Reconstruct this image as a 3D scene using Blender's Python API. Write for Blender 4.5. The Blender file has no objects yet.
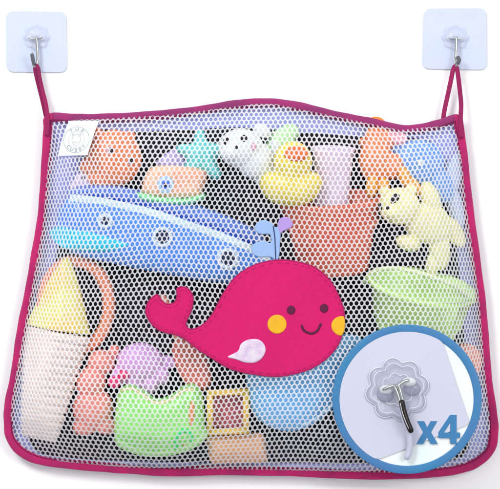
import bpy, bmesh, math, random
import numpy as np
from mathutils import Vector, Matrix, noise
random.seed(4)
C = bpy.context.scene.collection
CAM = 2.5
K = 1.3            # light level on a surface facing the camera

# ---------------------------------------------------------------- frame of reference
# lengths are worked out in millimetres: across, down, and d = distance in front of the wall
class Ref:
    """local frame of one thing: centre (cx, cy) at distance d0 from the wall"""
    def __init__(s, cx, cy, d0, flat=False):
        s.cx, s.cy, s.d0 = cx, cy, d0
        s.k = (CAM - d0/1000)/(CAM-.012)
        s.loc = Vector(((cx-250)/1000*s.k, -d0/1000, (244.4-cy)/1000*s.k))
    def v(s, x, y, d):
        return Vector(((x-s.cx)/1000*s.k, -(d-s.d0)/1000, -(y-s.cy)/1000*s.k))

def lin(c):
    c /= 255
    return c/12.92 if c <= .04045 else ((c+.055)/1.055)**2.4

# ---------------------------------------------------------------- materials
TOYK = .56
def mat(name, rgb, rough=.45, k=K, bump=0, bscale=600, var=0, vscale=60, metal=0, trans=0, sheen=0, coat=0, sss=0, rgb2=None, ior=1.45):
    m = bpy.data.materials.new(name); m.use_nodes = True
    nt = m.node_tree; p = nt.nodes['Principled BSDF']
    def conv(c3):
        v = [lin(c)/k for c in c3]
        if k == TOYK: mx_ = max(v); v = [mx_*(x/mx_)**1.12 for x in v]
        t = .88/max(v) if max(v) > .88 else 1
        return [x*t for x in v]
    col = conv(rgb)
    p.inputs['Base Color'].default_value = (*col, 1)
    p.inputs['Roughness'].default_value = rough
    p.inputs['Metallic'].default_value = metal
    p.inputs['Transmission Weight'].default_value = trans
    p.inputs['Sheen Weight'].default_value = sheen
    p.inputs['Coat Weight'].default_value = coat
    p.inputs['IOR'].default_value = ior
    if sss:
        p.inputs['Subsurface Weight'].default_value = sss
        p.inputs['Subsurface Scale'].default_value = .004
    tc = nt.nodes.new('ShaderNodeTexCoord')
    if var or rgb2:
        n = nt.nodes.new('ShaderNodeTexNoise'); n.inputs['Scale'].default_value = vscale; n.inputs['Detail'].default_value = 4
        nt.links.new(tc.outputs['Object'], n.inputs['Vector'])
        mx = nt.nodes.new('ShaderNodeMix'); mx.data_type = 'RGBA'
        r = nt.nodes.new('ShaderNodeValToRGB')
        r.color_ramp.elements[0].position = .38; r.color_ramp.elements[1].position = .62
        nt.links.new(n.outputs['Fac'], r.inputs['Fac']); nt.links.new(r.outputs['Color'], mx.inputs['Factor'])
        mx.inputs['A'].default_value = (*col, 1)
        c2 = conv(rgb2) if rgb2 else [c*(1-var) for c in col]
        mx.inputs['B'].default_value = (*c2, 1)
        nt.links.new(mx.outputs['Result'], p.inputs['Base Color'])
    if bump:
        n = nt.nodes.new('ShaderNodeTexNoise'); n.inputs['Scale'].default_value = bscale; n.inputs['Detail'].default_value = 3
        nt.links.new(tc.outputs['Object'], n.inputs['Vector'])
        b = nt.nodes.new('ShaderNodeBump'); b.inputs['Strength'].default_value = bump; b.inputs['Distance'].default_value = .0006
        nt.links.new(n.outputs['Fac'], b.inputs['Height']); nt.links.new(b.outputs['Normal'], p.inputs['Normal'])
    return m
TOYK = .56   # toys stand behind the net, which takes part of the light
def toy(name, rgb, rough=.38, var=.10, **kw):
    return mat(name, rgb, rough, k=TOYK, var=var, vscale=35, sss=.15, bump=.15, bscale=250, **kw)

# ---------------------------------------------------------------- object helpers
def link(name, me, m, parent=None, ref=None):
    o = bpy.data.objects.new(name, me); C.objects.link(o)
    if m: me.materials.append(m)
    if parent: o.parent = parent
    return o
def tag(o, label=None, cat=None, group=None, kind=None):
    if label: o['label'] = label
    if cat: o['category'] = cat
    if group: o['group'] = group
    if kind: o['kind'] = kind
    return o
def thing(name, ref, label, cat, group=None):
    o = bpy.data.objects.new(name, None); C.objects.link(o)
    o.empty_display_size = .02; o.location = ref.loc
    return tag(o, label, cat, group)
def from_bm(name, bm, m, parent, smooth=True):
    me = bpy.data.meshes.new(name)
    bmesh.ops.recalc_face_normals(bm, faces=bm.faces[:])
    bm.to_mesh(me); bm.free()
    if smooth:
        for p in me.polygons: p.use_smooth = True
    return link(name, me, m, parent)

def catmull(pts, n=6, closed=False):
    out = []; N = len(pts); rng = N if closed else N-1
    for i in range(rng):
        def g(j): return pts[j % N] if closed else pts[max(0, min(N-1, j))]
        p0, p1, p2, p3 = (np.array(g(i+k), float) for k in (-1, 0, 1, 2))
        for t in range(n):
            t /= n
            out.append(tuple(.5*((2*p1)+(-p0+p2)*t+(2*p0-5*p1+4*p2-p3)*t*t+(-p0+3*p1-3*p2+p3)*t**3)))
    if not closed: out.append(tuple(float(a) for a in pts[-1]))
    return out

def sweep(bm, ref, path, w, th, closed=False, prof=12, sq=2.6):
    """flat rounded band along path [(x,y,d)], w = width across, th = thickness"""
    n = len(path); rings = []
    ws = w if hasattr(w, '__len__') else [w]*n
    for i, (x, y, d) in enumerate(path):
        a = path[(i-1) % n] if closed or i else path[0]
        b = path[(i+1) % n] if closed or i < n-1 else path[-1]
        T = Vector((b[0]-a[0], b[1]-a[1], b[2]-a[2])).normalized()
        up = Vector((0, 0, 1))
        if abs(T.dot(up)) > .95: up = Vector((0, 1, 0))
        N = T.cross(up).normalized(); B = N.cross(T).normalized()
        ring = []
        for j in range(prof):
            t = 2*math.pi*j/prof; c, s = math.cos(t), math.sin(t)
            u = math.copysign(abs(c)**(2/sq), c)*ws[i]/2; v = math.copysign(abs(s)**(2/sq), s)*th/2
            q = Vector((x, y, d)) + N*u + B*v
            ring.append(bm.verts.new(ref.v(*q)))
        rings.append(ring)
    for i in range(n if closed else n-1):
        A, Bq = rings[i], rings[(i+1) % n]
        for j in range(prof):
            bm.faces.new((A[j], A[(j+1) % prof], Bq[(j+1) % prof], Bq[j]))
    if not closed:
        bm.faces.new(rings[0]); bm.faces.new(rings[-1])

def sphere(bm, ref, c, r, rot=0, seg=24, axis2=0):
    """ellipsoid, r = (across, down, depth), rot in-plane degrees"""
    R = Matrix.Rotation(math.radians(rot), 3, 'Z')
    vs = bmesh.ops.create_uvsphere(bm, u_segments=seg, v_segments=seg//2, radius=1)['verts']
    for v in vs:
        q = R @ Vector((v.co.x*r[0], v.co.y*r[1], v.co.z*r[2]))
        v.co = ref.v(c[0]+q.x, c[1]+q.y, c[2]+q.z)

def depsgraph_mesh(o):
    dg = bpy.context.evaluated_depsgraph_get()
    return bpy.data.meshes.new_from_object(o.evaluated_get(dg))
def remesh(bm, vox, smooth=6):
    me = bpy.data.meshes.new('tmp'); bmesh.ops.recalc_face_normals(bm, faces=bm.faces[:]); bm.to_mesh(me); bm.free()
    o = bpy.data.objects.new('tmp', me); C.objects.link(o)
    r = o.modifiers.new('r', 'REMESH'); r.mode = 'VOXEL'; r.voxel_size = vox/1000; r.use_smooth_shade = True
    if smooth:
        s = o.modifiers.new('s', 'SMOOTH'); s.iterations = smooth; s.factor = .5
    out = depsgraph_mesh(o)
    bpy.data.objects.remove(o); bpy.data.meshes.remove(me)
    return out

# ---------------------------------------------------------------- the bag's outline (middle of the binding)
OUT = [(50,118),(75,118.5),(100,118),(140,116.5),(175,113.5),(205,109.5),(230,105.5),(255,103),(275,103),(300,107),
       (325,113),(350,118.5),(375,123.5),(400,129),(420,128.5),(440,124),(456,119),
       (459,128),(463,155),(468,205),(475,255),(481,300),(484,340),(487,375),(492,410),(493.5,430),
       (491,448),(480,460),(465,467),(440,472),(400,474),(350,474),(290,471.5),(220,470),(170,471.5),(130,469),(100,466.5),
       (60,463),(37,459),(20,450),(10,436),(8.5,418),(10,400),(15,375),(19.5,345),(24,318),(30,288),(36,255),(41,225),(44,195),(46.5,160),(48,130)]
OUTS = catmull(OUT, 5, True)
poly = np.array([(p[0], p[1]) for p in OUTS])
def seg_dist(pts, pg):
    a = pg; b = np.roll(pg, -1, 0); ab = b-a; L = (ab**2).sum(1)+1e-9
    out = np.empty(len(pts))
    for s in range(0, len(pts), 4000):
        p = pts[s:s+4000, None, :]
        t = np.clip(((p-a)*ab).sum(2)/L, 0, 1)
        q = a+ab*t[..., None]
        out[s:s+4000] = np.sqrt(((p-q)**2).sum(2)).min(1)
    return out
def inside(pts, pg):
    x, y = pts[:, 0], pts[:, 1]; r = np.zeros(len(pts), bool)
    for i in range(len(pg)):
        x1, y1 = pg[i]; x2, y2 = pg[(i+1) % len(pg)]
        if y1 == y2: continue
        c = ((y1 > y) != (y2 > y)) & (x < (x2-x1)*(y-y1)/(y2-y1)+x1)
        r ^= c
    return r
ys_t = np.arange(90, 490)
Lx = np.interp(ys_t, [118,160,225,288,345,400,418,450,463], [50,46.5,41,30,19.5,10,8.5,14,24])
Rx = np.interp(ys_t, [118,155,205,255,300,375,430,448,467], [457,463,468,475,481,487,493.5,491,478])
xs_t = np.arange(0, 501)
Ty = np.interp(xs_t, [50,100,175,255,275,350,400,440,456], [118,118,113.5,103,103,118.5,129,124,119])
By = np.interp(xs_t, [20,60,130,290,400,465,490], [452,463,469,471.5,474,467,450])
DEEP = 62
def hump(t): t = np.clip(t, 0, 1); return 1-(1-t)**2.2
def M(x, y):
    x = np.asarray(x, float); y = np.asarray(y, float)
    l = x-np.interp(y, ys_t, Lx); r = np.interp(y, ys_t, Rx)-x
    t = y-np.interp(x, xs_t, Ty); b = np.interp(x, xs_t, By)-y
    v = hump(l/85)*hump(r/85)*hump(t/60)*hump(b/75)
    w = 1.3*np.sin(x/31+y/57)+1.1*np.sin(x/47-y/29+1)+.5*np.sin(x/13+y/17)
    for bx, by, br, bh in ((292,188,34,4),(113,158,32,4),(402,208,28,4),(160,420,46,5),(245,150,26,3),(420,300,50,3),(165,240,50,3),(92,395,26,3)):
        w = w+bh*np.exp(-((x-bx)**2+(y-by)**2)/(br*br*.6))
    return 12+DEEP*v+w*v

def blob(name, ref, balls, m, parent, vox=1.1, smooth=6, press=True):
    bm = bmesh.new()
    for b in balls: sphere(bm, ref, b[0], b[1], b[2] if len(b) > 2 else 0)
    me = remesh(bm, vox, smooth)
    o = link(name, me, m, parent)
    for p in me.polygons: p.use_smooth = True
    if press: press_in(me, ref)
    return o
def press_in(me, ref, gap=2.0, back=9.2):
    """toys lean on the inside of the net: soft limit at the net and at the dark shade sheet behind"""
    n = len(me.vertices); co = np.empty(n*3); me.vertices.foreach_get('co', co); co = co.reshape(-1, 3)
    x = ref.cx+co[:, 0]*1000/ref.k; y = ref.cy-co[:, 2]*1000/ref.k; d = ref.d0-co[:, 1]*1000
    lim = M(x, y)-gap
    d = np.where(d > lim-4, lim-4+4*np.tanh((d-lim+4)/4*.9), d)
    d = np.minimum(d, lim); d = np.maximum(d, np.minimum(back, lim))
    co[:, 1] = -(d-ref.d0)/1000
    me.vertices.foreach_set('co', co.ravel()); me.update()

def inflate(name, ref, outline, d0, T, w, m, parent, vox=1.1, sm=True, press=True, both=True, follow=None):
    """solid with this outline, rounded edges; follow = surface it lies on"""
    pg = catmull(outline, 5, True) if sm else outline
    bm = bmesh.new()
    v1 = [bm.verts.new(ref.v(p[0], p[1], ref.d0)) for p in pg]
    v2 = [bm.verts.new(ref.v(p[0], p[1], ref.d0+6)) for p in pg]
    bm.faces.new(v1); bm.faces.new(list(reversed(v2)))
    for i in range(len(pg)):
        j = (i+1) % len(pg); bm.faces.new((v1[i], v1[j], v2[j], v2[i]))
    me = remesh(bm, vox, 2)
    n = len(me.vertices); co = np.empty(n*3); me.vertices.foreach_get('co', co); co = co.reshape(-1, 3)
    x = ref.cx+co[:, 0]*1000/ref.k; y = ref.cy-co[:, 2]*1000/ref.k; h = (-co[:, 1]*1000)/6   # 0..1
    pts = np.stack([x, y], 1); dist = seg_dist(pts, np.array([(p[0], p[1]) for p in pg]))
    dist[~inside(pts, np.array([(p[0], p[1]) for p in pg]))] = 0
    prof = np.sqrt(np.clip(1-(1-np.clip(dist/w, 0, 1))**2, .02, 1))
    base = M(x, y)+follow if follow is not None else d0
    if both: d = base+(h-.5)*T*prof
    else: d = base+h*T*prof
    co[:, 1] = -(d-ref.d0)/1000
    me.vertices.foreach_set('co', co.ravel()); me.update()
    o = link(name, me, m, parent)
    for p in me.polygons: p.use_smooth = True
    if press: press_in(me, ref)
    return o

def lathe(name, ref, base, axis, prof, m, parent, squash=.45, tilt=0, seg=48, thick=0, press=True, ridges=None):
    """surface of revolution: base point, in-plane axis direction (deg from up, clockwise), prof [(r, h)];
       tilt = lean towards the camera in degrees; squash in depth keeps it as slack as in the bag"""
    bm = bmesh.new(); rings = []
    A = math.radians(axis); tl = math.radians(tilt)
    ax = Vector((math.sin(A)*math.cos(tl), -math.cos(A)*math.cos(tl), math.sin(tl)))
    e1 = Vector((math.cos(A), math.sin(A), 0)); e2 = ax.cross(e1).normalized()
    if e2.z < 0: e2 = -e2
    for r, h in prof:
        ring = []
        for j in range(seg):
            t = 2*math.pi*j/seg
            rr = r
            q = Vector(base)+ax*h+e1*rr*math.cos(t)+e2*rr*math.sin(t)
            q.z = base[2]+(q.z-base[2])*squash
            ring.append(bm.verts.new(ref.v(*q)))
        rings.append(ring)
    for a, b in zip(rings, rings[1:]):
        for j in range(seg): bm.faces.new((a[j], a[(j+1) % seg], b[(j+1) % seg], b[j]))
    if prof[0][0] > .01: bm.faces.new(rings[0])
    if prof[-1][0] > .01 and not thick: bm.faces.new(rings[-1])
    bmesh.ops.remove_doubles(bm, verts=bm.verts[:], dist=1e-6)
    o = from_bm(name, bm, m, parent)
    if press: press_in(o.data, ref)
    if thick:
        s = o.modifiers.new('s', 'SOLIDIFY'); s.thickness = thick/1000; s.offset = 1
    return o
def tube(name, ref, path, r, m, parent, n=6, flat=1, closed=False, follow=None):
    p = catmull(path, n, closed)
    if follow is not None: p = [(q[0], q[1], float(M(q[0], q[1]))+follow+(q[2] if len(q) > 2 else 0)) for q in p]
    bm = bmesh.new(); sweep(bm, ref, p, 2*r, 2*r*flat, closed, 12, 2)
    if not closed:
        for e in (p[0], p[-1]): sphere(bm, ref, e, (r*.995, r*.995, r*flat*.995), 0, 12)
    return from_bm(name, bm, m, parent)
def dot(name, ref, c, r, m, parent, rot=0):
    bm = bmesh.new(); sphere(bm, ref, c, r, rot, 20); return from_bm(name, bm, m, parent)
def surf(ob, x, y):
    """front distance of a finished toy at (x, y), to seat eyes and spots on it"""
    raise NotImplementedError

# front distance of a part at (x,y): ray cast on its mesh
from mathutils.bvhtree import BVHTree
def front(ob, ref, x, y):
    bm = bmesh.new(); bm.from_mesh(ob.data); t = BVHTree.FromBMesh(bm)
    o = ref.v(x, y, 200); hit = t.ray_cast(o, Vector((0, 1, 0)))[0]; bm.free()
    return ref.d0-hit.y*1000 if hit else ref.d0

# ---------------------------------------------------------------- materials used
W = mat('white_wall', (255,255,255), .8, k=1.0)
net_m = mat('white_nylon_net', (250,250,255), .35, k=1.0)
net_m.node_tree.nodes['Principled BSDF'].inputs['Alpha'].default_value = .43   # thin see-through nylon
hem_m = mat('magenta_binding', (208,12,110), .75, bump=.9, bscale=1600, rgb2=(182,18,104), vscale=45, sheen=.1)
top_m = mat('plum_binding', (172,40,118), .75, bump=.9, bscale=1600, rgb2=(150,44,114), vscale=40, sheen=.1)
strap_m = mat('strap_webbing', (172,18,96), .75, bump=.6, bscale=900, rgb2=(150,22,92), vscale=40)
for m_ in (hem_m, top_m, strap_m):          # twill weave of the tape
    nt_ = m_.node_tree; wv = nt_.nodes.new('ShaderNodeTexWave'); wv.bands_direction = 'DIAGONAL'; wv.inputs['Scale'].default_value = 230
    wv.inputs['Distortion'].default_value = 1.5; wv.inputs['Detail Scale'].default_value = 40
    b_ = [n for n in nt_.nodes if n.type == 'BUMP'][0]; b_.inputs['Strength'].default_value = .55; b_.inputs['Distance'].default_value = .0005
    tc_ = [n for n in nt_.nodes if n.type == 'TEX_COORD'][0]
    nt_.links.new(tc_.outputs['Object'], wv.inputs['Vector']); nt_.links.new(wv.outputs['Fac'], b_.inputs['Height'])
felt = mat('magenta_felt', (224,8,112), .9, bump=.9, bscale=1100, var=.07, vscale=300, sheen=.08)
seam_m = mat('plum_thread', (120,14,76), .8, bump=.5, bscale=900)
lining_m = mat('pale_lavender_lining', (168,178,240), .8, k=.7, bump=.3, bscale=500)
cavity_shade_m = mat('black_cavity_shade', (32,30,38), .95, bump=.4, bscale=500)
dark_m = mat('dark_print', (40,26,40), .5)
maroon_m = mat('maroon_print', (96,8,60), .8)
yellow_f = mat('yellow_felt', (252,190,40), .9, bump=.5, bscale=600, var=.1, vscale=120)
lilac_f = mat('lilac_felt', (222,200,232), .9, bump=.5, bscale=600, rgb2=(240,225,240), vscale=150)
spout_b = mat('pale_blue_felt', (160,192,240), .9, bump=.4, bscale=600)
spout_p = mat('lilac_spout_felt', (190,160,232), .9, bump=.4, bscale=600)
plate_m = mat('milky_film', (218,228,253), .25, var=.03, vscale=30)
flower_m = mat('clear_plastic', (236,241,255), .08, k=1.2)
flower_m.node_tree.nodes['Principled BSDF'].inputs['Alpha'].default_value = .3
chrome = mat('chrome', (176,180,178), .18, k=1, metal=1)
rubber = mat('grey_rubber_tip', (95,95,105), .5)
tag_m = mat('white_satin_label', (246,252,253), .6, bump=.2, bscale=400)
ink = mat('grey_ink', (150,165,170), .7)

# ---------------------------------------------------------------- wall
bm = bmesh.new()
for x, z in ((-1.6,-1.3),(1.6,-1.3),(1.6,1.3),(-1.6,1.3)): bm.verts.new((x, 0, z))
bm.verts.ensure_lookup_table(); bm.faces.new(bm.verts)
tag(from_bm('wall', bm, W, None, False), kind='structure')
bpy.data.objects['wall']['label'] = 'plain bright white wall behind the hanging bag'

# ---------------------------------------------------------------- the bag
RB = Ref(250, 290, 12)
bag = thing('bath_toy_bag', RB, 'large white net bath toy bag with magenta binding and whale patch, hanging from two hooks', 'toy bag')
# net: hexagon cells with oval holes, spaced along the bulging surface
def net():
    P, R = 5.0, 4.36
    xs = np.linspace(-60, 560, 1241)
    tab = {}
    def row_map(y):
        k = round(y*2)
        if k not in tab:
            m = M(xs, np.full_like(xs, k/2)); sl = np.gradient(m, xs)
            s = np.concatenate([[0], np.cumsum(np.sqrt(1+(.8*sl[1:])**2)*(xs[1]-xs[0]))])
            tab[k] = s-np.interp(250, xs, s)
        return tab[k]
    def warp(u, y):
        yy = y+3*math.sin(u/60)*math.sin((y-100)/70)+1.6*math.sin(u/33+y/41)+.5*math.sin(u/14-y/19)
        uu = u+3*math.sin(y/52+u/90)+1.1*math.sin(y/23-u/31)
        a = yy*2; k0 = math.floor(a); f = a-k0
        x = (1-f)*float(np.interp(uu, row_map(k0/2), xs))+f*float(np.interp(uu, row_map((k0+1)/2), xs))
        return x, yy
    hexo = [(0,-R*2/3),(P/4,-R/2),(P/2,-R/3),(P/2,0),(P/2,R/3),(P/4,R/2),(0,R*2/3),(-P/4,R/2),(-P/2,R/3),(-P/2,0),(-P/2,-R/3),(-P/4,-R/2)]
    ov = [(1.70*math.sin(2*math.pi*j/12), -2.16*math.cos(2*math.pi*j/12)) for j in range(12)]
    cl = []
    for r in range(-2, 92):
        cy = 98+r*R; off = P/2*(r % 2)
        for c in range(-62, 63):
            cx = c*P+off; x0, y0 = warp(cx, cy); cl.append((cx, cy, x0, y0))
    arr = np.array(cl); ok = inside(arr[:, 2:], poly)
    key = {}; V = []; F = []
    for (cx, cy, x0, y0), o in zip(cl, ok):
        if not o: continue
        outr = []; inn = []
        jx, jy = random.uniform(-.12, .12), random.uniform(-.12, .12); sc = random.uniform(.94, 1.06)
        for (a, b), (p, q) in zip(hexo, ov):
            k = (round((cx+a)*40), round((cy+b)*40))
            if k not in key: key[k] = len(V); V.append(warp(cx+a, cy+b))
            outr.append(key[k]); inn.append(len(V)); V.append(warp(cx+p*sc+jx, cy+q*sc+jy))
        for j in range(12): F.append((outr[j], outr[(j+1) % 12], inn[(j+1) % 12], inn[j]))
    A = np.array(V); d = M(A[:, 0], A[:, 1])
    me = bpy.data.meshes.new('net')
    me.from_pydata([RB.v(x, y, dd) for (x, y), dd in zip(V, d)], [], F)
    for p in me.polygons: p.use_smooth = True
    o = link('net', me, net_m, bag)
    s = o.modifiers.new('thickness', 'SOLIDIFY'); s.thickness = .0007; s.offset = 0
    return o
net()
# binding, in two parts: the plum top edge and the magenta sides and bottom
def hem(name, idx0, idx1, w, m, d=12.5):
    pts = [(p[0], p[1], d) for p in (OUTS[idx0:idx1] if idx0 < idx1 else OUTS[idx0:]+OUTS[:idx1])]
    bm = bmesh.new()
    ww = [w*(1+.05*math.sin(i*.45)+.03*math.sin(i*1.3)) for i in range(len(pts))]
    sweep(bm, RB, pts, ww, 5, False, 16)
    return from_bm(name, bm, m, bag)
hem('top_binding', 0, 16*5+1, 9.3, top_m)
hem('side_binding', 16*5-1, 2, 9.6, hem_m, 13.1)
# stitched line inside the binding
def stitches(name, i0, i1, off, m):
    bm = bmesh.new(); pts = OUTS[i0:i1]; cen = Vector((250, 290))
    for k in range(0, len(pts)-1):
        for f in (0., .5):
            a = np.array(pts[k][:2]); b = np.array(pts[k+1][:2]); L = np.linalg.norm(b-a)
            if L < .1: continue
            n = np.array((-(b-a)[1], (b-a)[0]))/L
            p = a+(b-a)*f+n*off; q = a+(b-a)*(f+.32)+n*off
            sweep(bm, RB, [(p[0], p[1], 15.4), ((p[0]+q[0])/2, (p[1]+q[1])/2, 15.9), (q[0], q[1], 15.4)], .7, .6, False, 6, 2)
    return from_bm(name, bm, m, bag)
stitches('stitching', 0, 80, 2.6, seam_m); stitches('stitching', 81, len(OUTS), 3.2, seam_m)
# back of the bag; the black sheet paints the shade inside it
def sheet(name, outline, d, m, parent, ref=RB, th=1.2, sm=True):
    pg = catmull(outline, 4, True) if sm else outline
    bm = bmesh.new()
    a = [bm.verts.new(ref.v(p[0], p[1], d)) for p in pg]; b = [bm.verts.new(ref.v(p[0], p[1], d+th)) for p in pg]
    bm.faces.new(a); bm.faces.new(list(reversed(b)))
    for i in range(len(pg)): j = (i+1) % len(pg); bm.faces.new((a[i], a[j], b[j], b[i]))
    return from_bm(name, bm, m, parent, False)
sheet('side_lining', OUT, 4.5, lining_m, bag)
sheet('cavity_shade', [(90,134),(130,131),(180,130),(240,127),(300,132),(370,137),(430,141),(446,170),(452,200),(462,300),(468,400),(470,445),(440,462),
      (300,463),(170,462),(60,457),(32,446),(27,420),(34,360),(46,300),(60,240),(78,190)], 6.2, cavity_shade_m, bag)
# straps
def strap(path, w, m):
    p = catmull(path, 5); bm = bmesh.new(); sweep(bm, RB, p, w, 1.8, False, 12, 3); return from_bm('strap', bm, strap_m, bag)
strap([(47.4,136,16.6),(48,122,16.4),(46.5,106,14.4),(42.5,90,13),(39.6,77,12.5),(38.4,69,12.5),(36.6,65.6,12.2),(35.2,67,12),(35.4,72,11),(38,84,9.8),(41.5,98,9.5),(45.5,116,9)], 4.0, hem_m)
strap([(443,124,10),(444.2,112,11),(448,94,11.5),(451.4,78,12.2),(453,70,12.5),(455.2,66.4,12.5),(457,69,12.5),(458.6,80,12.5),(460.4,96,13),(461,106,14),(460.2,120,16.6),(460.8,138,16.8)], 4.6, hem_m)

# whale patch sewn on the net
RW = RB
def NR(x, y): return (250+(x-250)*.9765, 244.4+(y-244.4)*.9765)   # the net stands nearer than the binding
def ZW(l): return [NR(130+x/2.273, 220+y/2.273) for x, y in l]
whale = inflate('whale_patch', RW, ZW([(335,90),(380,94),(420,107),(453,134),(473,168),(486,205),(486,243),(474,281),(450,312),(412,337),(370,350),(330,355),(280,350),
      (230,338),(190,316),(150,290),(125,270),(105,261),(70,252),(48,235),(36,211),(39,190),(50,176),(64,169),(72,182),(85,190),(101,186),(107,170),(106,156),
      (118,151),(134,156),(144,175),(140,205),(128,234),(137,247),(160,240),(185,215),(212,165),(242,126),(283,101)]), 0, 2.2, 2.5, felt, bag, vox=.9, press=False, both=False, follow=.6)
whale['label'] = 'magenta felt whale with a smiling face'
seam = ZW([(335,97),(380,101),(416,113),(447,139),(466,171),(479,206),(479,242),(468,277),(445,307),(409,330),(370,343),(330,348),(281,343),(232,331),(194,310),(154,284),(129,264),(107,254),(73,245),(54,231),(43,210),(46,193),(54,183),(62,180),(69,189),(85,198),(106,193),(114,170),(114,161),(120,158),(130,162),(137,176),(133,203),(120,236),(134,255),(163,247),(192,219),(219,169),(247,132),(286,108)])
# broken stitch line
def stitch_loop(pts, r, m, parent, f, step=1, closed=True):
    p = catmull(pts, 5, closed); bm = bmesh.new()
    for i in range(0, len(p)-1, 2):
        a, b = p[i], p[i+1]
        q = [(a[0], a[1]), ((a[0]+b[0])/2, (a[1]+b[1])/2), (b[0], b[1])]
        q = [(x, y, float(M(x, y))+f) for x, y in q]
        sweep(bm, RW, q, 2*r, 2*r*.8, False, 6, 2)
    return from_bm('stitching', bm, m, parent)
edge = catmull(ZW([(335,91),(380,95),(420,108),(452,135),(472,169),(485,205),(485,243),(473,281),(449,311),(412,336),(370,349),(330,354),(280,349),
      (230,337),(190,315),(150,289),(125,269),(105,260),(70,251),(49,234),(37,211),(40,191),(50,177),(63,170),(72,183),(85,191),(102,187),(108,170),(107,157),
      (118,152),(133,157),(143,175),(139,205),(127,234),(137,248),(161,241),(186,216),(213,166),(243,127),(284,102)]), 5, True)
bm = bmesh.new(); sweep(bm, RW, [(x, y, float(M(x, y))+1.9) for x, y in edge], 1.7, 1.6, True, 10, 2); from_bm('edging', bm, mat('edge_thread', (184,14,100), .8, bump=.8, bscale=1500), whale)
stitch_loop(seam, .28, mat('pink_thread', (190,10,100), .8), whale, 3.0)
def circ(cx, cy, rx, ry=None, n=20, a0=0, a1=360): 
    ry = ry or rx
    return [(cx+rx*math.cos(math.radians(a0+(a1-a0)*i/n)), cy+ry*math.sin(math.radians(a0+(a1-a0)*i/n))) for i in range(n)]
for x, y in ((366,204),(441,200)):
    (c,) = ZW([(x, y)]); inflate('eye', RW, circ(*c, 4.2, 4.4), 0, 1.2, 1.2, maroon_m, whale, vox=.5, sm=False, press=False, both=False, follow=2.6)
(c,) = ZW([(334,236)]); inflate('cheek', RW, circ(*c, 9.4), 0, 1.2, 1.2, yellow_f, whale, vox=.6, sm=False, press=False, both=False, follow=2.6)
inflate('cheek', RW, ZW([(484,218),(488,228),(488,240),(486,252),(480,262),(470,260),(460,251),(457,240),(460,229),(470,220)]), 0, 1.2, 1.2, yellow_f, whale, vox=.6, press=False, both=False, follow=2.6)
tube('smile', RW, [(a, b, 0) for a, b in ZW([(390,240),(396,251),(412,257),(425,251),(433,236)])], 1.2, maroon_m, whale, follow=3.0, flat=.7)
inflate('fin', RW, ZW([(222,310),(245,297),(252,281),(268,271),(290,270),(304,280),(308,296),(300,313),(284,323),(262,323),(242,316)]), 0, 1.4, 1.5, lilac_f, whale, vox=.6, press=False, both=False, follow=2.7)
def ZS(l): return [NR(200+x/4.07, 190+y/4.07) for x, y in l]
sp = inflate('water_spout', RW, ZS([(222,152),(236,130),(262,122),(290,134),(305,150),(322,150),(328,175),(325,220),(322,268),(310,286),(285,272),(240,272),(212,255),(212,228),(232,212),(262,206),(285,216),(290,200),(282,180),(250,180),(230,170)]),
       0, 1.0, 1.2, spout_b, whale, vox=.6, press=False, both=False, follow=.9)
inflate('water_drop', RW, ZS([(316,148),(322,120),(340,110),(360,112),(374,128),(376,145),(360,158),(340,166),(326,176)]), 0, 1.0, 1.2, spout_p, whale, vox=.6, press=False, both=False, follow=1.3)
tube('thread_line', RW, [(a, b, 0) for a, b in ZS([(298,148),(304,190),(306,230),(308,285)])], .45, mat('navy_thread', (40,50,100), .7), whale, follow=2.2)

# sewn label
lbl = sheet('fabric_label', [(69.5,121.5),(99.5,121.5),(96,135),(93.5,146),(90.5,157),(59.5,156.5),(63,141)], 0, tag_m, bag, th=.7, sm=False)
co = lbl.data.vertices
bm = bmesh.new(); bm.from_mesh(lbl.data); bmesh.ops.triangulate(bm, faces=bm.faces[:])
bmesh.ops.subdivide_edges(bm, edges=bm.edges[:], cuts=6, use_grid_fill=True); bm.to_mesh(lbl.data); bm.free()
LB = 3.0
for v in lbl.data.vertices:
    x = RB.cx+v.co.x*1000/RB.k; y = RB.cy-v.co.z*1000/RB.k; h = RB.d0-v.co.y*1000
    v.co.y = -(max(float(M(x, y)), 14)+LB+h-RB.d0)/1000
def on_label(x, y): return max(float(M(x, y)), 14)+LB+.75
def ringpath(cx, cy, r, n=40): return [(cx+r*math.cos(2*math.pi*i/n), cy+r*1.0*math.sin(2*math.pi*i/n)) for i in range(n)]
for rr, ww in ((13.2, .55), (8.2, .3)):
    pth = [(x, y, on_label(x, y)) for x, y in ringpath(78.3, 140.8, rr)]
    bm = bmesh.new(); sweep(bm, RB, pth, ww, .3, True, 6, 2); from_bm('stamp_ring', bm, ink, lbl)
def glyphs(name, items, ref, m, parent, depth, ext=.15, offset=0):
    """items: (char, x, y, size, rot_deg)"""
    bm = bmesh.new()
    for ch, x, y, size, rot in items:
        cu = bpy.data.curves.new('g', 'FONT'); cu.body = ch; cu.size = 1; cu.align_x = 'CENTER'; cu.align_y = 'CENTER'
        cu.offset = offset; cu.extrude = .02
        o = bpy.data.objects.new('g', cu); C.objects.link(o); me = depsgraph_mesh(o)
        R = Matrix.Rotation(math.radians(-rot), 3, 'Z')
        for v in me.vertices:
            q = R @ Vector((v.co.x*size, v.co.y*size, 0)); h = v.co.z/.02
            X, Y = x+q.x, y-q.y
            dd = depth(X, Y) if callable(depth) else depth
            w = ref.v(X, Y, dd+h*ext); v.co = w
        bm.from_mesh(me); bpy.data.objects.remove(o); bpy.data.meshes.remove(me)
    me = bpy.data.meshes.new(name); bm.to_mesh(me); bm.free()
    return link(name, me, m, parent)
it = []
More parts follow.
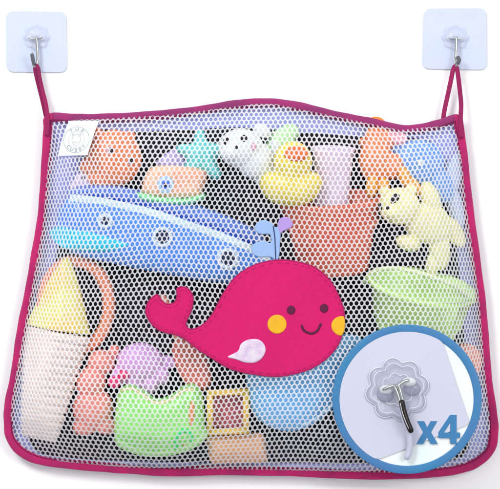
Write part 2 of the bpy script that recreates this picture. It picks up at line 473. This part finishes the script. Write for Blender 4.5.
for i, ch in enumerate('TUB'):
    a = -32+i*32; it.append((ch, 78.3+10.6*math.sin(math.radians(a)), 140.8-10.6*math.cos(math.radians(a)), 5.2, a))
for i, ch in enumerate('CUBBY'):
    a = 48-i*24; it.append((ch, 78.3-10.7*math.sin(math.radians(a)), 140.8+10.7*math.cos(math.radians(a)), 5.0, a))
glyphs('lettering', it, RB, ink, lbl, lambda x, y: on_label(x, y), .12, .015)
bm = bmesh.new()
for k in range(11):
    x = 71.5+k*2.5; sweep(bm, RB, [(x, 123.4, on_label(x, 123.4)), (x+.7, 123.4, on_label(x, 123.4)+.15), (x+1.4, 123.4, on_label(x+1.4, 123.4))], .45, .4, False, 6, 2)
from_bm('stitching', bm, mat('white_thread', (214,220,226), .7), lbl)
# small round face emblem in the stamp
for path, cl in (([(75,137),(74,141),(75.5,145),(78.3,147),(81.2,145),(82.5,141),(81.5,137),(78.3,135.5)], True), ([(76,142.5),(78.3,144),(80.6,142.5)], False), ([(74.8,137),(73.6,134.6),(76,135.6)], False), ([(81.8,137),(83,134.6),(80.5,135.6)], False)):
    p = catmull(path, 4, cl); bm = bmesh.new(); sweep(bm, RB, [(x, y, on_label(x, y)) for x, y in p], .45, .3, cl, 6, 2); from_bm('emblem', bm, ink, lbl)

# ---------------------------------------------------------------- wall hooks
def rrect(pts, r, n=6):
    out = []; N = len(pts)
    for i in range(N):
        p = Vector(pts[i]); a = (Vector(pts[i-1])-p).normalized(); b = (Vector(pts[(i+1) % N])-p).normalized()
        s, e = p+a*r, p+b*r
        for k in range(n+1):
            t = k/n; out.append(tuple((1-t)**2*s+2*t*(1-t)*p+t*t*e))
    return out
def flower(name, ref, cx, cy, d, R, m, parent, lobes=8, h=2.2, rot=0):
    bm = bmesh.new(); seg = lobes*10; rings = []
    for rf, hh in ((1,0),(1.0,.55),(.95,.85),(.86,.95),(.78,.7),(.66,.55),(.5,.62),(.36,.95),(.2,1.1)):
        ring = []
        for j in range(seg):
            t = 2*math.pi*j/seg
            s = 1+.09*rf*rf*(abs(math.cos(lobes*(t+rot)/2))*2-1.1)
            ring.append(bm.verts.new(ref.v(cx+R*rf*s*math.cos(t), cy+R*rf*s*math.sin(t), d+h*hh)))
        rings.append(ring)
    for a, b in zip(rings, rings[1:]):
        for j in range(seg): bm.faces.new((a[j], a[(j+1) % seg], b[(j+1) % seg], b[j]))
    bm.faces.new(rings[-1])
    return from_bm(name, bm, m, parent)
def wall_hook(cx, cy, plate, label, stem, curl):
    r = Ref(cx, cy, 1)
    t = thing('adhesive_hook', r, label, 'wall hook', 'clear adhesive hooks on the wall')
    pl = sheet('adhesive_plate', rrect(plate, 8), .6, plate_m, t, r, 1.4, False)
    b = pl.modifiers.new('b', 'BEVEL'); b.width = .0004; b.segments = 2; b.limit_method = 'ANGLE'
    flower('flower_mount', r, cx, cy, 2.05, 12.2, flower_m, t, 8, 3.2)
    for s in (-1, 1):
        dot('mount_boss', r, (cx+s*6.2, cy+.6, 5.4), (4.2, 3.4, 3.0), flower_m, t)
    tube('metal_pin', r, [(cx-7, cy+1.4, 7.4), (cx-3, cy+2.2, 8), (cx, cy+1.6, 8.2), (cx+3, cy+2.2, 8), (cx+6.6, cy+1.2, 7.4)], .75, chrome, t)
    tube('metal_hook', r, stem, 1.45, chrome, t)
    tube('hook_tip', r, curl, 1.9, rubber, t)
    return t
wall_hook(36.5, 37, [(6,11),(66.5,11.5),(67,72.5),(6.5,72)], 'clear square adhesive hook above the printed label corner, holding the narrow closed strap',
  [(36.8,38,8.2),(37.6,46,8.4),(38.2,56,8.6),(38,64,9.2),(36.5,67.5,11),(34.6,66,13.2)], [(35,65,13.2),(34,60,14),(33.2,56,14.2)])
wall_hook(455, 37.5, [(423.5,8.5),(486.5,8),(487,70),(422,69)], 'clear square adhesive hook above the blue whale toy, holding the wide open strap loop',
  [(455.4,38,8.2),(455.6,46,8.4),(455,56,8.8),(454.5,64,9.6),(455,67,12),(457,64,13.6)], [(457,64,13.6),(458,61,14),(457,58.5,14)])

# ---------------------------------------------------------------- round inset graphic, added as a solid disc in front of the bag
r = Ref(407, 399, 74)
bd = thing('round_inset', r, 'round blue rimmed inset graphic at the lower right corner showing a clear flower hook and x4', 'inset graphic')
ring_m = mat('steel_blue_rim', (50,134,184), .5, rgb2=(66,126,184), vscale=14)
def disc(name, R, d, th, m, parent):
    o = sheet(name, circ(407, 399, R, n=128), d, m, parent, r, th, False); return o
disc('white_face', 70, 72, 2.5, mat('white_card', (236,253,253), .5, rgb2=(252,254,254), vscale=20), bd)
bm = bmesh.new(); sweep(bm, r, [(x, y, 74) for x, y in circ(407, 399, 70.6, n=128)], 8.2, 3.4, True, 16, 5); from_bm('rim', bm, ring_m, bd)
# film plate, its right and lower edges seen inside the disc
pp = []
for i in range(360):
    t = math.radians(i); c, s = math.cos(t), math.sin(t); R = 67.5
    rs = [R]
    # right edge: through (441,338) and (468,412); lower edge: through (378,458) and (468,425)
    for (x1, y1, x2, y2) in ((440,334,467,415), (378,459,468,424)):
        nx, ny = (y2-y1), -(x2-x1); L = math.hypot(nx, ny); nx /= L; ny /= L
        dd = (x1-407)*nx+(y1-399)*ny
        if dd < 0: nx, ny, dd = -nx, -ny, -dd
        q = c*nx+s*ny
        if q > .05: rs.append(dd/q)
    pp.append(min(rs) if i not in () else R)
# round the free corner
pr = pp[:]
for _ in range(12): pr = [(pr[i-1]+pr[i]*2+pr[(i+1) % 360])/4 for i in range(360)]
pp = [min(a, b) for a, b in zip(pp, pr)]
film = [(407+pp[i]*math.cos(math.radians(i)), 399+pp[i]*math.sin(math.radians(i))) for i in range(360)]
film_m = mat('grey_film', (214,217,235), .3, k=1.3)
sheet('adhesive_plate', film, 74.9, film_m, bd, r, 1.2, False)
flower_g = mat('clear_acrylic', (206,210,228), .05, k=1.2)
flower_g.node_tree.nodes['Principled BSDF'].inputs['Alpha'].default_value = .38
boss_g = mat('clear_boss', (250,252,255), .05, k=1.1)
boss_g.node_tree.nodes['Principled BSDF'].inputs['Alpha'].default_value = .55
edge_g = mat('acrylic_edge', (228,232,244), .12, k=1.2)
fx, fy = 397, 389
flower('flower_mount', r, fx, fy, 76.3, 29, flower_g, bd, 8, 5, .2)
lob = [(fx+29.4*(1+.09*(abs(math.cos(8*(t+.2)/2))*2-1.1))*math.cos(t), fy+29.4*(1+.09*(abs(math.cos(8*(t+.2)/2))*2-1.1))*math.sin(t), 77.5) for t in [2*math.pi*i/120 for i in range(120)]]
bm = bmesh.new(); sweep(bm, r, lob, 1.3, 2.2, True, 8, 2); from_bm('mount_edge', bm, edge_g, bd)
for q, hh in ((.84, 80.6), (.52, 79.6)):
    l2 = [(fx+(x-fx)*q, fy+(y-fy)*q, hh) for x, y, _ in lob]
    bm = bmesh.new(); sweep(bm, r, l2, .9, 1.2, True, 8, 2); from_bm('mount_ridge', bm, edge_g, bd)
shade_m = mat('acrylic_shade', (168,172,196), .1, k=1.2); shade_m.node_tree.nodes['Principled BSDF'].inputs['Alpha'].default_value = .5
for bx, by in ((385.5,394.5), (411,388.5)): dot('mount_shade', r, (bx, by, 80), (9, 7, 3), shade_m, bd)  # grey shading below the bosses, painted as darker lumps
for s, (bx, by) in ((-1, (386, 389)), (1, (408.5, 381.5))):
    dot('mount_boss', r, (bx, by, 81.5), (7.2, 4.8, 4), boss_g, bd)
tube('metal_pin', r, [(383,388.5,85),(388,386.5,86.5),(393,385,87.5),(398.5,386,87.8)], 1.5, chrome, bd)
tube('metal_pin', r, [(407.5,379.5,85.5),(403,380.5,86.5),(399.5,383,87.5),(397,387,87.8)], 1.5, chrome, bd)
tube('metal_hook', r, [(393.5,385.5,87.4),(396,391,88),(398.6,399,88.2),(400.6,406,88.4)], 1.55, chrome, bd)
tube('metal_hook', r, [(397.6,384.5,87.4),(399.6,391,88),(401.6,399,88.2),(403,406,88.4)], 1.55, chrome, bd)
hk = tube('metal_hook', r, [(400.8,401,88.4),(402.8,410,88.6),(405.6,419,89),(409.8,429,89)], 3.0, mat('dark_steel', (50,46,46), .22, k=1, metal=.9), bd)
tube('steel_highlight', r, [(399.2,402,91),(401.2,411,91.4),(404,419,91.6),(407.6,427,91.4)], .6, chrome, bd)
tube('hook_tail', r, [(402,412,83),(405.4,422,82),(408.6,433,81),(409.6,443,80.6),(408.4,452,80.4),(406.6,456,80.4)], 3.3, mat('clear_hook_tail', (200,205,226), .15), bd)
xb = mat('blue_lettering', (54,128,182), .55)
from mathutils.geometry import tessellate_polygon
bm = bmesh.new()
X = [(416.8,420.8),(424,420.8),(427.1,427),(430.4,420.8),(437.2,420.8),(430.9,431.8),(437.6,443.6),(430.4,443.6),(426.9,436.8),(423.2,443.6),(416.2,443.6),(422.9,431.8)]
F4 = [(450,414.5),(456.4,414.5),(456.4,432.2),(459.8,432.2),(459.8,437.6),(456.4,437.6),(456.4,443.6),(450,443.6),(450,437.6),(438.2,437.6),(438.2,432)]
H4 = [(450,432.2),(450,422.4),(443.8,432.2)]
for loops in ([X], [F4, H4]):
    fl = [p for l in loops for p in l]
    lo = [bm.verts.new(r.v(x, y, 76.0)) for x, y in fl]; up = [bm.verts.new(r.v(x, y, 76.5)) for x, y in fl]
    for tri in tessellate_polygon([[Vector((x, y, 0)) for x, y in l] for l in loops]):
        bm.faces.new([up[k] for k in tri]); bm.faces.new([lo[k] for k in reversed(tri)])
    k0 = 0
    for l in loops:
        n = len(l)
        for k in range(n): a, b = k0+k, k0+(k+1) % n; bm.faces.new((lo[a], lo[b], up[b], up[a]))
        k0 += n
from_bm('lettering', bm, xb, bd, False)

# ---------------------------------------------------------------- toys in the bag
def eyes(ob, ref, pts, rad, m, parent, depth=.9, name='eye', out=.2):
    for x, y in pts: dot(name, ref, (x, y, front(ob, ref, x, y)+out), (rad, rad*1.15, depth), m, parent)
# orange ball-bodied fish
r = Ref(113,158,28); t = thing('squirt_toy', r, 'round orange bath toy with two small dark eyes, right of the printed label', 'bath toy')
orange = toy('orange_vinyl', (240,150,105))
b = blob('body', r, [((114,158,26),(28,29,15)),((90,166,27),(11,9,9)),((96,133,24),(6,7,6)),((129,136,24),(7,6,6)),((103,178,26),(17,11,10))], orange, t)
ey = mat('dark_eye', (35,14,24), .3); ew = toy('pale_pink_ring', (250,215,225))
eyes(b, r, [(111,151),(131,161)], 3.9, ew, t, 1.2, 'eye_ring'); eyes(b, r, [(111.5,151),(131,161)], 3, ey, t, 2.2)
# pale lilac ball under it
r = Ref(89,182,20); t = thing('squirt_toy', r, 'small pale lilac round toy squeezed between the orange toy and the boat', 'bath toy')
b = blob('body', r, [((89,181,20),(15,11,9)),((77,186,17),(8,6,6))], toy('lilac_vinyl', (226,212,236)), t)
eyes(b, r, [(84,178),(94,180)], 2, ey, t)
# cream block with a target eye
r = Ref(173,184,34); t = thing('block_toy', r, 'cream and peach block shaped toy with one round eye, above the blue boat', 'bath toy')
bk = inflate('body', r, [(150,168),(170,165),(198,168),(207,174),(203,190),(197,198),(168,199),(144,195),(142,186)], 34, 26, 9, mat('cream_peach_vinyl', (244,210,180), .4, k=TOYK, rgb2=(240,180,150), vscale=40), t)
inflate('base', r, [(138,192),(160,196),(185,198),(204,193),(203,200),(185,205),(158,204),(140,200)], 36, 26, 5, toy('mint_vinyl', (140,225,165)), t)
d = front(bk, r, 166, 185)
dot('eye_ring', r, (166,185,d), (8.5,9,1.4), toy('sky_ring', (196,224,250)), t); dot('eye', r, (166,185,d+.6), (5,5.5,1.6), toy('blue_iris', (70,110,200)), t); dot('pupil', r, (166,185,d+1.2), (2.5,2.8,1.6), ey, t)
# teal octopus-like star
r = Ref(203,155,24); t = thing('star_toy', r, 'teal star shaped toy left of the white seal', 'bath toy')
inflate('body', r, [(196,131),(203,130),(209,142),(226,144),(229,151),(217,160),(222,174),(214,180),(202,173),(186,179),(180,172),(186,160),(176,150),(180,144),(192,143)], 23, 22, 14, toy('teal_vinyl', (92,168,168)), t)
r = Ref(185,150,14); t = thing('cup_toy', r, 'grey violet cup lying behind the teal star and the cream block', 'bath toy')
lathe('cup', r, (160,170,15), 62, [(10,0),(11,8),(13,24),(14,26)], toy('grey_violet_plastic', (150,142,180)), t, .4, thick=0)
# white seal
r = Ref(245,152,44); t = thing('seal_toy', r, 'white seal squirt toy with black eyes and nose, left of the yellow duck', 'bath toy')
seal_m = toy('white_vinyl', (240,248,252))
b = blob('body', r, [((241,148,40),(23,20,17)),((255,160,36),(20,19,16),35),((266,174,32),(14,14,12),40),((262,130,30),(10,7,7),30),((233,153,44),(12,10,14)),((278,150,26),(7,14,6),-20)], seal_m, t)
eyes(b, r, [(226.5,141.5),(244,139)], 3.4, ey, t, 1.6)
eyes(b, r, [(236,148)], 2.0, ey, t, 1.2, 'nose'); 
eyes(b, r, [(253,147)], 3.2, toy('pink_cheek', (250,180,210)), t, .8, 'cheek')
# green leaf toy behind
r = Ref(282,140,24); t = thing('frog_toy', r, 'pale green rounded toy peeking out behind the yellow duck', 'bath toy')
blob('body', r, [((280,150,22),(15,24,9),15),((290,132,20),(10,9,7))], toy('leaf_green_vinyl', (186,226,176)), t)
# duck
r = Ref(291,175,48); t = thing('rubber_duck', r, 'yellow rubber duck with orange brown beak in the upper middle of the bag', 'rubber duck')
yel = toy('yellow_vinyl', (255,240,120), .3)
b = blob('body', r, [((291,187,44),(30,20,19)),((293,161,50),(19.5,20,17)),((272,184,44),(13,13,13),20),((311,183,44),(12,12,12),-20),((292,174,48),(17,10,15))], yel, t)
bq = blob('beak', r, [((296,155,front(b, r, 296, 155)-1),(12.5,7.5,6.5)),((296,151,front(b, r, 296, 151)-1),(9.5,5,5))], toy('brown_orange_vinyl', (196,112,66)), t, vox=.7, smooth=3)
# lavender cup behind
r = Ref(332,175,26); t = thing('stacking_cup', r, 'pale lavender cup standing upright between the duck and the giraffe', 'cup')
clear_toy = []
lathe('cup', r, (331,214,26), 2, [(15,0),(16.5,4),(18,30),(20,62),(21.5,64),(21.5,67),(19,67),(17,40),(15.5,6)], toy('lavender_plastic', (216,202,226), .3), t, .5, tilt=8)
# coral bucket
r = Ref(330,235,30); t = thing('toy_bucket', r, 'large coral red bucket behind the duck, spout and bear', 'bucket')
bm_ = mat('coral_see_through_plastic', (206,120,96), .3, k=TOYK, rgb2=(184,96,80), vscale=30)
bm_.node_tree.nodes['Principled BSDF'].inputs['Alpha'].default_value = .72
lathe('bucket', r, (334,272,28), -3, [(32,0),(35,3),(42,40),(49,68),(52,70),(52,76),(49,76),(43,45),(34,6)], bm_, t, .3, tilt=10)
lathe('rim_band', r, (332,226,28.6), -3, [(46,0),(47.5,1.2),(48,4),(47.5,5.2),(46.5,6)], toy('light_coral', (232,150,130)), t, .3, tilt=10)
# giraffe
r = Ref(385,155,36); t = thing('giraffe_toy', r, 'orange brown giraffe toy with pink snout and yellow legs, its horn above the top edge', 'bath toy')
gb = toy('orange_brown_vinyl', (220,142,98))
b = blob('body', r, [((376,160,26),(17,24,13)),((381,138,22),(17,14,11)),((366,142,18),(7,6,5),30),((392,166,26),(14,14,11))], gb, t)
blob('snout', r, [((396,136,24),(13,8.5,8),20)], toy('pink_vinyl', (246,190,206)), t)
for x, y, ro in ((372,186,6),(384,188,-6),(405,177,-20),(414,186,-35)):
    blob('leg', r, [((x,y,34),(6.5,12,7),ro)], toy('amber_vinyl', (246,184,84)), t)
blob('horn', r, [((377,121,7.2),(9.5,6,2.6))], toy('bright_orange_vinyl', (248,140,50)), t, press=False, vox=.7)
# slate blue whale toy
r = Ref(420,163,24); t = thing('whale_toy', r, 'slate blue whale toy with a white dot eye under the right hook', 'bath toy')
b = blob('body', r, [((418,163,22),(27,24,12)),((438,183,20),(14,22,9),-30),((402,150,18),(12,10,7))], toy('slate_blue_vinyl', (108,150,206)), t)
eyes(b, r, [(419.5,163)], 3, toy('white_dot', (240,250,255)), t, 1.3)
r = Ref(452,190,18); t = thing('fish_toy', r, 'pale blue fish tail shape against the right side, beside the slate blue whale', 'bath toy')
blob('body', r, [((452,178,16),(9,26,6),14),((456,208,16),(8,22,6),-12)], toy('ice_blue_vinyl', (200,216,246)), t)
# bear
r = Ref(425,220,42); t = thing('bear_toy', r, 'cream bear bath toy with one arm raised, above the pale green tub', 'bath toy')
cream = toy('cream_vinyl', (250,248,196))
b = blob('body', r, [((399,206,44),(21,19,16)),((428,223,36),(25,21,14),25),((385,192,40),(6,6,6)),((411,190,40),(6.5,6.5,6)),((431,198,38),(9.5,18,9),-20),((408,243,42),(13,8,9),18),
     ((440,248,32),(11,23,9),-4),((433,264,32),(7,14,7),8),((454,231,26),(10,19,7),-38),((391,212,52),(9,7.5,8))], cream, t, vox=.9, smooth=3)
eyes(b, r, [(380.5,207)], 3.3, ey, t, 1.5); dot('eye', r, (394,199,front(b, r, 394, 199)), (4,6,1.8), ey, t, 35)
eyes(b, r, [(387,208)], 2.0, ey, t, 1.3, 'nose')
# green tub
r = Ref(420,300,40); t = thing('toy_tub', r, 'pale green oval tub tilted under the cream bear', 'tub')
tubm = toy('pale_green_plastic', (204,238,160), .3)
lathe('tub', r, (414,337,36), 11, [(34,0),(38,3),(42,14),(43.5,17),(45,18),(52,48),(57,50),(58,54),(55,56),(50,52),(42,16),(36,6)], tubm, t, .36, tilt=16, seg=72)
tube('rim', r, [(p[0], p[1], p[2]) for p in [(364.5,283,34),(372,272,44),(392,268,50),(420,273,52),(448,283,46),(461,290,36),(468,296,28)]], 2.3, toy('lime_edge', (232,250,200)), t, flat=.8)
# boat
r = Ref(165,235,38); t = thing('toy_boat', r, 'large blue toy boat with pale stripe and round portholes, behind the whale tail', 'toy boat')
blue = toy('blue_plastic', (96,150,226), .3); 
h = inflate('hull', r, [(63,203),(72,195),(93,196),(122,201),(150,207),(190,220),(230,234),(262,250),(282,262),(284,280),(250,284),(205,281),(165,274),(110,263),(75,254),(58,238),(57,218)], 36, 34, 24, blue, t)
inflate('deck', r, [(70,190),(86,185),(120,186),(165,196),(205,207),(240,221),(262,235),(262,248),(230,236),(190,222),(150,209),(122,203),(93,198),(72,198)], 30, 26, 8, toy('navy_plastic', (84,112,176), .3), t)
sb = []
for x, y in catmull([(70,200),(93,201.5),(122,207),(150,213.5),(170,220),(190,227),(210,233.5),(232,242),(252,251),(268,260)], 5):
    dd = front(h, r, x, y); sb.append((x, y, dd if dd != r.d0 else 40))
dd = [p[2] for p in sb]
for _ in range(8): dd = [(dd[max(0,i-1)]+2*dd[i]+dd[min(len(dd)-1,i+1)])/4 for i in range(len(dd))]
bm = bmesh.new(); sweep(bm, r, [(p[0], p[1], max(q, p[2])-.3) for p, q in zip(sb, dd)], 10.5, 3.4, False, 12, 3); o = from_bm('stripe', bm, toy('ice_white_plastic', (222,244,252)), t); press_in(o.data, r, 1.6)
inflate('bow_bumper', r, [(48,232),(62,226),(90,228),(118,236),(134,243),(128,250),(108,253),(80,251),(60,246)], 44, 22, 9, toy('cyan_plastic', (60,200,226)), t)
for x, y, rr in ((106,221,6),(163,237,8.6),(228,258.5,9)):
    dd = front(h, r, x, y)
    pth = [(a, b, dd+.6) for a, b in circ(x, y, rr, n=28)]
    bm = bmesh.new(); sweep(bm, r, pth, 4, 3, True, 10, 2); po = from_bm('porthole', bm, toy('porthole_ring', (214,232,250)), t)
    dot('glass', r, (x, y, dd+.2), (rr-2, rr-2, 1.2), mat('dark_glass', (30,50,90), .1), po)
# coral ring + cone + cup
r = Ref(80,300,24); t = thing('ring_toy', r, 'coral orange ring behind the yellow cone', 'ring')
p = [(x, y, 24) for x, y in circ(76, 305, 33, 44, 40)]
bm = bmesh.new(); sweep(bm, r, p, 13, 11, True, 14, 2); o = from_bm('ring', bm, toy('salmon_plastic', (238,156,124)), t); press_in(o.data, r)
r = Ref(60,300,34); t = thing('sand_cone', r, 'pale yellow cone shaped toy topping the white ribbed cup at the left', 'cone toy')
lathe('cone', r, (57,330,34), 8, [(33,0),(33.5,2),(32,5),(24,28),(14,52),(6,68),(2.5,73),(0,74)], mat('pale_yellow_plastic', (252,220,120), .4, k=TOYK, rgb2=(240,236,150), vscale=25), t, .6, tilt=0, seg=64)
r = Ref(48,385,34); t = thing('ribbed_cup', r, 'off white ribbed cup under the yellow cone in the lower left corner', 'cup')
pf = [(17,0),(18.5,3)]
for i in range(12):
    h0 = 6+i*8; rr = 19.5+i*1.12; pf += [(rr-1.2, h0), (rr+1.3, h0+2.5), (rr+1.3, h0+5.5), (rr-1, h0+7.6)]
pf += [(34,102),(35,104),(35,109),(32,110)]
lathe('cup', r, (38,440,34), 9.5, pf, toy('off_white_plastic', (246,232,226)), t, .6, seg=64)
# pink figure
r = Ref(93,390,30); t = thing('squirt_toy', r, 'coral pink seated toy between the ribbed cup and the green castle', 'bath toy')
pk = toy('coral_pink_vinyl', (242,158,148))
blob('body', r, [((101,362,30),(14,13,11)),((91,382,30),(15,17,12),20),((93,408,28),(21,21,13)),((84,427,26),(12,9,9)),((106,426,26),(12,9,9)),((113,352,26),(6,8,6),30)], pk, t)
blob('bow', r, [((114,382,34),(7,6,5),30),((124,374,34),(7,6,5),-20)], toy('hot_pink_vinyl', (236,70,140)), t)
# mauve octopus
r = Ref(140,365,28); t = thing('octopus_toy', r, 'mauve octopus toy behind the green castle piece', 'bath toy')
blob('body', r, [((140,362,28),(24,20,14)),((120,374,28),(9,12,8),30),((160,374,28),(9,12,8),-30),((134,382,28),(8,10,8)),((150,384,28),(8,10,8)),((168,362,24),(9,7,6),20)], toy('mauve_vinyl', (190,152,200)), t)
r = Ref(190,360,22); t = thing('shovel_toy', r, 'salmon pink shovel standing behind the underside of the whale patch', 'toy shovel')
inflate('blade', r, [(172,345),(182,338),(196,342),(206,356),(212,378),(204,390),(188,386),(176,368)], 24, 14, 8, toy('salmon_vinyl', (232,140,128)), t)
inflate('handle', r, [(160,300),(168,298),(182,338),(176,342)], 22, 9, 4, toy('tan_pink_vinyl', (226,160,140)), t)
# green castle
r = Ref(160,420,44); t = thing('castle_mould', r, 'light green castle mould with a dipped top edge, at the bottom of the bag', 'sand mould')
b = inflate('body', r, [(119,390),(130,384),(143,389),(156,398),(170,395),(184,385),(196,384),(203,396),(205,424),(209,434),(198,446),(176,455),(150,458),(130,453),(116,444),(114,425),(116,405)], 40, 36, 14, toy('light_green_plastic', (166,236,140), .3), t)
q = lambda l, e=.8: [(x, y, front(b, r, x, y)+e) for x, y in l]
tube('rim', r, q([(123,390),(132,388),(143,394),(156,402),(171,399),(184,390),(194,389)]), 1.6, toy('cream_edge', (246,236,190)), t)
tube('base_band', r, q([(120,441),(135,449),(155,453),(178,449),(196,441),(203,435)]), 2.2, toy('pale_green_edge', (196,245,170)), t)
tube('archway', r, q([(176,448),(177,436),(183,429),(190,432),(193,443)]), 1.8, toy('emerald_plastic', (60,200,120)), t)
blob('figure', r, [((184,440,front(b, r, 184, 440)),(4.5,7,2.5)),((192,412,front(b, r, 192, 412)),(3,14,2),3)], toy('peach_plastic', (244,170,120)), t, vox=.7)
# yellow frame
r = Ref(228,410,40); t = thing('window_frame_toy', r, 'small yellow square frame between the green mould and the blue bowl', 'toy frame')
bm = bmesh.new()
for a, b2 in (((207,393),(249,391)),((246,391),(246,432)),((249,430),(208,432)),((210,432),(210,393))):
    sweep(bm, r, [(a[0], a[1], 40), (b2[0], b2[1], 40)], 6.5, 12+random.random(), False, 12, 5)
o = from_bm('frame', bm, toy('golden_plastic', (250,214,110)), t)
sheet('panel', [(213,396),(243,395),(243,428),(213,428)], 26, toy('dusty_rose_plastic', (150,84,92)), t, r, 3, False)
# peach block
r = Ref(236,448,28); t = thing('block_toy', r, 'tan peach block lying under the yellow frame at the bottom', 'toy block')
inflate('body', r, rrect([(205,434),(264,432),(268,462),(210,464)], 6), 26, 22, 7, toy('tan_peach_vinyl', (236,186,146)), t, sm=False)
# blue bowl
r = Ref(300,390,42); t = thing('toy_bowl', r, 'light blue bowl under the whale patch, left of the round inset graphic', 'bowl')
bw = inflate('bowl', r, [(246,378),(246,350),(300,335),(356,335),(362,350),(355,375),(342,397),(325,416),(305,428),(285,431),(266,425),(252,410)], 40, 36, 34, toy('light_blue_plastic', (130,196,244), .3), t)
tube('rim', r, [(x, y, front(bw, r, x, y)+.3) for x, y in ((358,352),(352,373),(338,396),(322,413),(304,424))], 1.5, toy('ice_edge', (196,228,250)), t)
# coral ball right of the inset graphic
r = Ref(468,362,24); t = thing('ball_toy', r, 'salmon ball half hidden behind the right side of the inset graphic', 'ball')
blob('ball', r, [((466,362,20),(17,19,9))], toy('salmon_ball_vinyl', (240,170,150)), t)

# ---------------------------------------------------------------- light and camera
w = bpy.data.worlds.new('World'); bpy.context.scene.world = w; w.use_nodes = True
nt = w.node_tree; bg = nt.nodes['Background']
tc = nt.nodes.new('ShaderNodeTexCoord'); sx = nt.nodes.new('ShaderNodeSeparateXYZ'); rp = nt.nodes.new('ShaderNodeValToRGB')
nt.links.new(tc.outputs['Generated'], sx.inputs['Vector'])
mp = nt.nodes.new('ShaderNodeMapRange'); mp.inputs['From Min'].default_value = -1; mp.inputs['From Max'].default_value = 1
nt.links.new(sx.outputs['Z'], mp.inputs['Value']); nt.links.new(mp.outputs['Result'], rp.inputs['Fac'])
rp.color_ramp.elements[0].color = (.42,.42,.46,1); rp.color_ramp.elements[1].color = (1,1,1,1)
nt.links.new(rp.outputs['Color'], bg.inputs['Color']); bg.inputs['Strength'].default_value = 1.1
def area(name, loc, size, power, tgt=(0,0,0)):
    l = bpy.data.lights.new(name, 'AREA'); l.shape = 'RECTANGLE'; l.size = size[0]; l.size_y = size[1]; l.energy = power
    o = bpy.data.objects.new(name, l); C.objects.link(o); o.location = loc
    o.rotation_euler = (Vector(tgt)-Vector(loc)).to_track_quat('-Z', 'Y').to_euler(); return o
area('softbox', (-1.1, -1.9, 1.3), (.7, .7), 34)
area('softbox', (1.3, -2.1, .5), (.8, .8), 18)
cam = bpy.data.cameras.new('camera'); co = bpy.data.objects.new('camera', cam); C.objects.link(co)
co.location = (0, -CAM, 0); co.rotation_euler = (math.radians(90), 0, 0)
cam.sensor_width = 36; cam.sensor_fit = 'HORIZONTAL'; cam.lens = 36*(CAM-.012)/.5; cam.clip_end = 50; cam.clip_start = .05
S = bpy.context.scene; S.camera = co
S.view_settings.view_transform = 'Standard'; S.view_settings.look = 'None'; S.view_settings.exposure = 0; S.view_settings.gamma = 1
S.render.engine = 'CYCLES'; S.cycles.max_bounces = 8; S.cycles.transparent_max_bounces = 16
